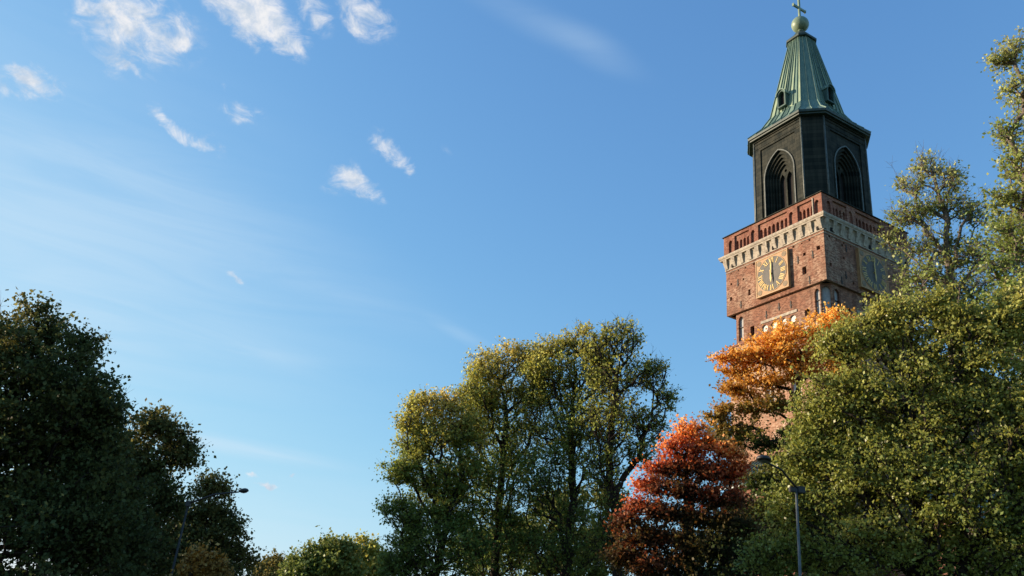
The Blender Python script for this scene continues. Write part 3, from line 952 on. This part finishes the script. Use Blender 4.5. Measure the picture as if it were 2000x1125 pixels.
    for i in range(1, N):
        p = par[i]
        a, b = X[p], X[i]
        L = np.linalg.norm(b - a)
        r1 = rad[i]; r0 = min(rad[p], r1 * 1.5 + .004) if i >= nt else rad[p]
        if i < nt: r0, r1 = rad[p], rad[i]
        n = 1 if i < nt else (3 if L > 1.6 else 2)
        pts = [a]
        for s in range(1, n):
            t = s / n
            pts.append(a + (b - a) * t + rg.normal(size=3) * .07 * L + np.array([0, 0, .06 * L * math.sin(math.pi * t)]))
        pts.append(b)
        for s in range(n):
            S.append(pts[s]); Tt.append(pts[s + 1])
            R0.append(r0 + (r1 - r0) * s / n); R1.append(r0 + (r1 - r0) * (s + 1) / n)
    # thin twigs spread from the tips
    thin = np.where((rad < tip * 3.2) & (np.arange(N) >= nt))[0]
    cidx = rg.choice(thin, n_leaf)
    off = rg.normal(size=(n_leaf, 3)) * np.array([spread, spread, spread * flat])
    # leaves sit on twigs: gather part of them along short lines
    tw_n = 6
    grow = np.zeros((N, 3)); grow[1:] = X[1:] - X[par[1:]]
    grow /= np.linalg.norm(grow, axis=1)[:, None] + 1e-9
    tdir = rg.normal(size=(N, tw_n, 3)) * np.array([1, 1, .6]) + grow[:, None] * 1.0 + np.array([0, 0, .1 + .4 * lift])
    tdir /= np.linalg.norm(tdir, axis=2)[:, :, None]
    tl = rg.uniform(.6, 2.2, size=(N, tw_n)) * spread
    which = rg.integers(0, tw_n, n_leaf)
    tt = rg.random(n_leaf) ** .6
    along = tdir[cidx, which] * (tl[cidx, which] * tt * 1.25)[:, None]
    onT = rg.random(n_leaf) < .86
    off = np.where(onT[:, None], along + rg.normal(size=(n_leaf, 3)) * np.array([.085, .085, .075]) * spread / .42, off)
    Lp = X[cidx] + off
    for i in thin:
        for s in range(tw_n if bare == 0 else tw_n):
            if rg.random() < .8:
                S.append(X[i]); Tt.append(X[i] + tdir[i, s] * tl[i, s] * 1.1); R0.append(tip * .55); R1.append(tip * .25)
    for _ in range(bare):                                       # leafless sprays standing out of the crown
        i = int(rg.choice(thin)); d = X[i] - cen; d = d / np.linalg.norm(d) + rg.normal(size=3) * .35 + np.array([0, 0, .35]); d /= np.linalg.norm(d)
        L = rg.uniform(.7, 1.7)
        S.append(X[i]); Tt.append(X[i] + d * L); R0.append(tip * .9); R1.append(tip * .3)
        for s in range(5):
            t = rg.uniform(.3, .95); d2 = d + rg.normal(size=3) * .6; d2 /= np.linalg.norm(d2)
            S.append(X[i] + d * L * t); Tt.append(X[i] + d * L * t + d2 * rg.uniform(.3, .7)); R0.append(tip * .5); R1.append(tip * .22)
    S, Tt, R0, R1 = np.array(S), np.array(Tt), np.array(R0), np.array(R1)
    dv = Tt - S; dv /= np.linalg.norm(dv, axis=1)[:, None] + 1e-9
    ref = np.where(np.abs(dv[:, 2:3]) > .9, np.array([[1., 0, 0]]), np.array([[0, 0, 1.]]))
    s1 = np.cross(dv, ref); s1 /= np.linalg.norm(s1, axis=1)[:, None]; s2 = np.cross(dv, s1)
    m = 6
    V = np.zeros((len(S), 2 * m, 3))
    for j in range(m):
        o = s1 * math.cos(2 * math.pi * j / m) + s2 * math.sin(2 * math.pi * j / m)
        V[:, j] = S + o * R0[:, None]; V[:, m + j] = Tt + o * R1[:, None]
    F = np.array([[j, (j + 1) % m, m + (j + 1) % m, m + j] for j in range(m)])
    FF = (np.arange(len(S))[:, None, None] * 2 * m + F[None]).reshape(-1, 4)
    # flare at the foot
    root = empty(name, tuple(base))
    tag(root, label, cat, group)
    off0 = base
    me = numpy_mesh('trunk', V.reshape(-1, 3) - off0, FF)
    link('trunk', me, bark or BARK, root, smooth=True)
    # leaves
    n = rg.normal(size=(n_leaf, 3)) + np.array([-.45, -.25, .40]); n /= np.linalg.norm(n, axis=1)[:, None]
    a = rg.normal(size=(n_leaf, 3)) + np.array([0, 0, -.45]); a -= n * (a * n).sum(1)[:, None]; a /= np.linalg.norm(a, axis=1)[:, None]
    b = np.cross(n, a)
    sz = leaf * rg.uniform(.5, 1.45, n_leaf)
    hl = sz[:, None] * .5; hw = hl * aspect
    fold = n * (sz * rg.uniform(-.02, .16, n_leaf))[:, None]
    V = np.stack([Lp - a * hl, Lp - b * hw + fold, Lp + a * hl, Lp + b * hw + fold], 1)
    FF = np.arange(n_leaf * 4).reshape(-1, 4)
    me = numpy_mesh('crown', V.reshape(-1, 3) - off0, FF)
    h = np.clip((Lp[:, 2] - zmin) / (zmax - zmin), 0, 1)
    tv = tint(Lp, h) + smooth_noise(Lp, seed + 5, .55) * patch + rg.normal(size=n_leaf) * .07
    at1 = me.attributes.new('tint', 'FLOAT', 'FACE'); at1.data.foreach_set('value', np.clip(tv, 0, 1).astype(np.float32))
    at2 = me.attributes.new('leaf', 'FLOAT', 'FACE'); at2.data.foreach_set('value', rg.random(n_leaf).astype(np.float32))
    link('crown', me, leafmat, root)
    return root

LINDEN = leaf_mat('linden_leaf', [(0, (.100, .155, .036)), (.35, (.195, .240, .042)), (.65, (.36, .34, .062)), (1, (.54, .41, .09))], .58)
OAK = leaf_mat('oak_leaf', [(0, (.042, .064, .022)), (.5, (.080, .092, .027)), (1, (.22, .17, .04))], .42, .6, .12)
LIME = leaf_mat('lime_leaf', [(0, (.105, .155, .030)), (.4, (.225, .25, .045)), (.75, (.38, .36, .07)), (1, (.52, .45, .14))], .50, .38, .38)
PALE = leaf_mat('pale_leaf', [(0, (.13, .20, .036)), (.5, (.28, .32, .068)), (1, (.50, .46, .17))], .46, .42, .35)
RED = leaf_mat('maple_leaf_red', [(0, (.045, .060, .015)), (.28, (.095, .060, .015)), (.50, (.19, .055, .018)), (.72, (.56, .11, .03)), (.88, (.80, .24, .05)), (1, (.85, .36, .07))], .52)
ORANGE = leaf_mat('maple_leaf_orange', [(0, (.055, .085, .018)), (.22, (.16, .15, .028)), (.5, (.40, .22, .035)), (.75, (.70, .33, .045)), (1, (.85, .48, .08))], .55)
GOLDEN = leaf_mat('golden_leaf', [(0, (.09, .085, .02)), (.5, (.26, .15, .03)), (1, (.42, .20, .035))], .4)
SUNNY = leaf_mat('yellow_green_leaf', [(0, (.085, .135, .028)), (.5, (.16, .195, .04)), (1, (.27, .24, .05))], .4)

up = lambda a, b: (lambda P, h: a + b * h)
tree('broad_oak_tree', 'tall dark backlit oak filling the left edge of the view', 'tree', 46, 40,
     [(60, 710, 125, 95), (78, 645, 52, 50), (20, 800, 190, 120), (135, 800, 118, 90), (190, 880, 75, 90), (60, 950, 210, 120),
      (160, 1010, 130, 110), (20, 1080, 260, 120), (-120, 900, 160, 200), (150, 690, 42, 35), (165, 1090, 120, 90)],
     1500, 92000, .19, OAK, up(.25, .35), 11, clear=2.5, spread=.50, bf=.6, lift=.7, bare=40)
tree('added_shade_tree', 'hidden dark tree added behind the big oak to cast shade', 'tree', 70, 150,
     [(140, 850, 90, 90), (180, 930, 90, 90), (90, 900, 110, 110), (150, 1020, 130, 90)], 420, 15000, .30, OAK, up(.35, .3), 51, clear=2.5, spread=.8)  # hidden tree, added for the low shade it casts to the right
tree('added_shade_tree', 'unseen dark tree added beyond the left edge to cast shade', 'tree', 56, -190,
     [(-180, 700, 130, 120), (-200, 840, 170, 150), (-190, 980, 200, 130)], 520, 34000, .28, OAK, up(.35, .3), 52, clear=2.5, spread=.8)  # added out of view so that its shadow darkens the lower crowns
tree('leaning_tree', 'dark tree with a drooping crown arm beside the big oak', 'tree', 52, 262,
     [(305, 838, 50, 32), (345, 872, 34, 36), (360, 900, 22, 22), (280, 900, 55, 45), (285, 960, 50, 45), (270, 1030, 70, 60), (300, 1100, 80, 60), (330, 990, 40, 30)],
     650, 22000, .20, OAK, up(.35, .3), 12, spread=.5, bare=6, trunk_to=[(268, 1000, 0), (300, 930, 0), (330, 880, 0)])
tree('bushy_tree', 'pointed dark green tree behind the street lamp on the left', 'tree', 60, 415,
     [(405, 962, 26, 32), (436, 960, 12, 22), (398, 1005, 48, 34), (446, 1036, 30, 20), (405, 1065, 66, 44), (455, 1092, 34, 34), (352, 1040, 45, 55), (400, 1130, 90, 46)],
     650, 22000, .21, OAK, up(.40, .4), 13, spread=.5, bare=6)
tree('young_tree', 'small golden autumn tree with upright twigs under the dark trees', 'tree', 40, 392,
     [(375, 1105, 18, 24), (400, 1100, 20, 24), (392, 1135, 38, 30), (420, 1120, 14, 22)], 160, 5000, .16, GOLDEN, up(.3, .5), 14, clear=1.0, spread=.3, flat=1.3)
tree('far_tree', 'tiny far tree in the gap at the end of the street', 'tree', 118, 532,
     [(535, 1106, 20, 16), (512, 1118, 24, 14), (560, 1122, 24, 14), (535, 1135, 44, 22)], 220, 9000, .34, OAK, up(.45, .4), 15, spread=.8)
tree('round_tree', 'round yellow green sunlit tree far down the street', 'tree', 92, 640,
     [(655, 1078, 42, 24), (622, 1098, 40, 26), (585, 1115, 26, 26), (640, 1120, 70, 36)], 420, 20000, .32, SUNNY, up(.35, .35), 16, spread=.65)
tree('thin_crowned_tree', 'darker open crowned tree between the round tree and the lindens', 'tree', 97, 722,
     [(718, 1072, 28, 22), (700, 1095, 30, 22), (738, 1100, 30, 26), (718, 1125, 50, 34)], 260, 7500, .32, LINDEN, up(.30, .4), 17, spread=.6)

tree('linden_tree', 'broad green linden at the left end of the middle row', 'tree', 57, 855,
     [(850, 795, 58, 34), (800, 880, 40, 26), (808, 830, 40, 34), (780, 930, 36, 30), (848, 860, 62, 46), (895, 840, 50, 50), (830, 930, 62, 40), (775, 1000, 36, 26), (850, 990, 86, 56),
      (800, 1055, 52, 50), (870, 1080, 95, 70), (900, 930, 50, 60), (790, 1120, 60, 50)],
     1700, 50000, .16, LINDEN, lambda P, h: .12 + .78 * h ** 1.8, 21, spread=.38, bf=.8, bare=10, trunk_to=[(875, 1010, 0), (905, 930, 0), (895, 850, 0)], group='lindens in the middle row', lift=1.1)  # tops paler by height: autumn yellow plus painted sunlight, on all four lindens
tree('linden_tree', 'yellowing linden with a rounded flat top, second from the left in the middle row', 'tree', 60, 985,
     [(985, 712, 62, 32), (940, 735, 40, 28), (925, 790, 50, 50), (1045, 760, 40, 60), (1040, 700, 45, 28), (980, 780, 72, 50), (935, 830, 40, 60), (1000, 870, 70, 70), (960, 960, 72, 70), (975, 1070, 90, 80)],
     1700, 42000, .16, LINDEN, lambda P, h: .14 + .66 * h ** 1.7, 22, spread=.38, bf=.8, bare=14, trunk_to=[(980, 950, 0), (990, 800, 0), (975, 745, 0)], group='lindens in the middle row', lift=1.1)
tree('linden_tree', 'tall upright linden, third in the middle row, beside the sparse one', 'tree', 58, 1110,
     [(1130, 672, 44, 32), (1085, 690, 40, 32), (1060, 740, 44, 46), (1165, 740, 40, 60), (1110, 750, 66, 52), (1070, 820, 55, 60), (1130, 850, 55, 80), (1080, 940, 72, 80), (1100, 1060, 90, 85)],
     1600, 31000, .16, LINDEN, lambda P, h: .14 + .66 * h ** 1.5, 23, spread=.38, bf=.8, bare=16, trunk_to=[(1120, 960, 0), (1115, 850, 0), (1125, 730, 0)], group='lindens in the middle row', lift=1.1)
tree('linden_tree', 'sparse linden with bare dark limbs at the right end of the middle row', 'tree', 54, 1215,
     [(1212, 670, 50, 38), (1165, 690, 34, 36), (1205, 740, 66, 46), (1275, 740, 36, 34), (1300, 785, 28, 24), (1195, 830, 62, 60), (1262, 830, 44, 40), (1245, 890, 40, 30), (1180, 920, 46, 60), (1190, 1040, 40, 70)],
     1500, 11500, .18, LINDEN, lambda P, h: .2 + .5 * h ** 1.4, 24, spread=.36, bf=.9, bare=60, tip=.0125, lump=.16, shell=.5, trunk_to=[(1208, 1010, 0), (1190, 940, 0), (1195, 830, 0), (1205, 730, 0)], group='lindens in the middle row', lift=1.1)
tree('yellow_tree', 'yellow green tree glowing low behind the lindens', 'tree', 74, 1080,
     [(1180, 985, 40, 40), (1100, 1010, 60, 50), (1010, 1050, 70, 45), (930, 1080, 60, 40), (1160, 1080, 60, 60), (1060, 1110, 120, 50)],
     600, 30000, .25, SUNNY, up(.45, .3), 25, spread=.5)

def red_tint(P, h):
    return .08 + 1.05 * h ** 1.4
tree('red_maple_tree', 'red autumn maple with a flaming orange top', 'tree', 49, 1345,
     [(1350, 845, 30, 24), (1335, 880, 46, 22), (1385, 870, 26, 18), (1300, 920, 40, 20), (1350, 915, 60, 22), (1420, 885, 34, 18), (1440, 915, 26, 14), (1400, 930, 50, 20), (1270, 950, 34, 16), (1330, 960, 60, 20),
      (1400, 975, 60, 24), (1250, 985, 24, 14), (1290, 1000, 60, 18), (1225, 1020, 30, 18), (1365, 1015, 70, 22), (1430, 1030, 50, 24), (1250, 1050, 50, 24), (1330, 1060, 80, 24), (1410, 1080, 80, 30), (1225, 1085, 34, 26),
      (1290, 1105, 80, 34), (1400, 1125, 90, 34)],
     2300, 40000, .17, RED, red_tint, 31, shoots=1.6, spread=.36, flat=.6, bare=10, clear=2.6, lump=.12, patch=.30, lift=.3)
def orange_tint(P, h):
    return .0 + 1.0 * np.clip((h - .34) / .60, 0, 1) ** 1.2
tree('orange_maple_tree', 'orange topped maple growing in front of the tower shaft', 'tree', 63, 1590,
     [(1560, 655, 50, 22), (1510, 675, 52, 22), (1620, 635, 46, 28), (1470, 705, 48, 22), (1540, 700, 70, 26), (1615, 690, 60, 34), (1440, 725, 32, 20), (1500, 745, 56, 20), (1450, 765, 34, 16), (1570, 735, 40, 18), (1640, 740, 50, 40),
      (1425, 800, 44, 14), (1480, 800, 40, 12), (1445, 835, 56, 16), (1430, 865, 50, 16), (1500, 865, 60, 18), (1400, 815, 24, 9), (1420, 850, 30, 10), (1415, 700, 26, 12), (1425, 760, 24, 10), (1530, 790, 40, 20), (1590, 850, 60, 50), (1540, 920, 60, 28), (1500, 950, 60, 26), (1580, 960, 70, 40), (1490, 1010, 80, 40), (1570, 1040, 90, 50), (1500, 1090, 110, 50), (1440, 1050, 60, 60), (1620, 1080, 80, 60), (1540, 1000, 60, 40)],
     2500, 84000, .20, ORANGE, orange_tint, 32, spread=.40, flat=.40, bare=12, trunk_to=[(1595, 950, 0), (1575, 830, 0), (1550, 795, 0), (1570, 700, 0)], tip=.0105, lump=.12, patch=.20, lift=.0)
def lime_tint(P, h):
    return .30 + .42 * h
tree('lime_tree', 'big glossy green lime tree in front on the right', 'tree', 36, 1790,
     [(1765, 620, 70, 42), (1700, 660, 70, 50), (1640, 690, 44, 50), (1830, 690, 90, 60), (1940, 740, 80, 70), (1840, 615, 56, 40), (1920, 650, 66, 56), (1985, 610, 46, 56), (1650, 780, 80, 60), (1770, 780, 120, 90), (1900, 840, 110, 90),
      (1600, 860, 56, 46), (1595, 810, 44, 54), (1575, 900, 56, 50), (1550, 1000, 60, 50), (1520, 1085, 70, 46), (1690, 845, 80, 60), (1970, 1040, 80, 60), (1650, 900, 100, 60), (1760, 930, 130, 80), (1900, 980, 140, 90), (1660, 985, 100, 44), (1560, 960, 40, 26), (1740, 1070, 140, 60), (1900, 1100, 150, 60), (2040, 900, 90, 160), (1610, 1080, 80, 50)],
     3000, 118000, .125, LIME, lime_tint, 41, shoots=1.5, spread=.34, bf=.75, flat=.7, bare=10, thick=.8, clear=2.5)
tree('bare_topped_tree', 'pale tree with half bare forked top behind the lime tree', 'tree', 47, 1880,
     [(1815, 325, 36, 24), (1785, 365, 34, 26), (1860, 350, 34, 30), (1830, 400, 50, 34), (1770, 430, 40, 30), (1900, 420, 34, 34), (1820, 485, 66, 34), (1900, 500, 60, 36),
      (1795, 550, 50, 34), (1860, 570, 90, 40), (1735, 470, 14, 14), (1800, 620, 90, 50), (1900, 630, 80, 50)],
     1300, 11500, .16, PALE, lambda P, h: .25 + .45 * h, 42, spread=.36, bf=.9, bare=90, bark=BARK_PALE, lift=1.0, tip=.0125, shell=.5, trunk_to=[(1868, 700, 0), (1855, 560, 0), (1848, 430, 0), (1825, 350, 0)])
tree('tall_edge_tree', 'tallest pale leaved tree cut off by the right edge', 'tree', 40, 2060,
     [(1985, 110, 28, 34), (1950, 128, 26, 14), (1985, 190, 34, 26), (1972, 260, 36, 26), (2000, 320, 50, 40), (1975, 400, 44, 30), (1990, 470, 60, 40), (1960, 530, 50, 34), (1990, 600, 60, 50),
      (2070, 200, 70, 120), (2080, 420, 90, 150), (2090, 650, 110, 150), (1985, 680, 50, 60)],
     1400, 27000, .15, PALE, lambda P, h: .05 + .6 * h, 43, spread=.36, bf=.9, bare=50, bark=BARK_PALE, lift=1.0, tip=.014)

# ------------------------------------------------------------------ street lamps
def street_lamp(label, top, head, pole_r, arm_r, head_l, head_w, boxes, paint=None):
    base = Vector((top[0], top[1], 0))
    r = empty('street_lamp', base)
    tag(r, label, 'street lamp', 'street lamps along the road')
    T0 = Vector(top) - base; Hd = Vector(head) - base
    bm = bmesh.new()
    tube(bm, [(0, 0, -.2), (0, 0, .02), (0, 0, .9), (0, 0, .95), (0, 0, T0.z + .05)], [pole_r * 1.7, pole_r * 1.7, pole_r * 1.6, pole_r * 1.15, pole_r * .85], 14)
    obj('pole', bm, paint or STEEL, r, smooth=True)
    d = (Hd - T0); L = d.length; dn = d.normalized()
    bm = bmesh.new()
    mid = T0 + d * .5 + Vector((0, 0, .06 * L))
    tube(bm, [tuple(T0 - dn * .15), tuple(T0 + d * .25 + Vector((0, 0, .03 * L))), tuple(mid), tuple(Hd - dn * .1)], [arm_r * 1.2, arm_r * 1.1, arm_r, arm_r * .9], 10)
    obj('arm', bm, LAMPBLK, r, smooth=True)
    # lamp head: flattened teardrop along the arm
    hx = Vector((dn.x, dn.y, dn.z * .5)).normalized(); sy = hx.cross(Vector((0, 0, 1))).normalized(); uz = sy.cross(hx)
    bm = bmesh.new()
    n = 18
    rings = []
    for t, wf, hf in ((-.05, .12, .3), (.0, .28, .55), (.15, .55, .8), (.4, .92, 1.0), (.65, 1.0, 1.0), (.85, .78, .8), (.97, .4, .45), (1.0, .12, .2)):
        c = Hd + hx * (t - .15) * head_l
        rings.append([bm.verts.new(c + sy * math.cos(2 * math.pi * j / n) * head_w * .5 * wf +
                                   uz * (math.sin(2 * math.pi * j / n) * (.13 if math.sin(2 * math.pi * j / n) > 0 else .05)) * hf) for j in range(n)])
    for r0, r1 in zip(rings, rings[1:]):
        for j in range(n):
            bm.faces.new((r0[j], r0[(j + 1) % n], r1[(j + 1) % n], r1[j]))
    bm.faces.new(rings[0]); bm.faces.new(rings[-1])
    hd = obj('lamp_head', bm, LAMPBLK, r, smooth=True)
    bm = bmesh.new()
    pts = [Hd + hx * (.38 + .34 * math.cos(2 * math.pi * j / 20)) * head_l + sy * math.sin(2 * math.pi * j / 20) * head_w * .36 - uz * .058 for j in range(20)]
    ct = Hd + hx * .38 * head_l - uz * .10
    for j in range(20):
        face(bm, [pts[j], pts[(j + 1) % 20], ct])
    obj('lens', bm, LENS, hd)
    for (o, s) in boxes:
        bm = bmesh.new()
        c = T0 + Vector(o)
        box(bm, c.x - s[0], c.x + s[0], c.y - s[1], c.y + s[1], c.z - s[2], c.z + s[2])
        bmesh.ops.bevel(bm, geom=bm.edges[:], offset=.02, segments=2, affect='EDGES')
        obj('junction_box', bm, LAMPBLK, r)
    return r
street_lamp('grey steel street lamp with round head in front of the lime tree', at(1555, 953, 30), at(1497, 902, 27.2), 0.050, .034, .60, .46,
            [((-.14, -.02, -.07), (.10, .09, .09)), ((.16, .02, -.05), (.13, .11, .11))])
street_lamp('thin street lamp with dark teardrop head against the pale sky on the left', at(368, 984, 42), at(470, 960, 40.5), 0.050, .034, .46, .28,
            [((0, 0, .0), (.10, .10, .12))], LAMPGREY)
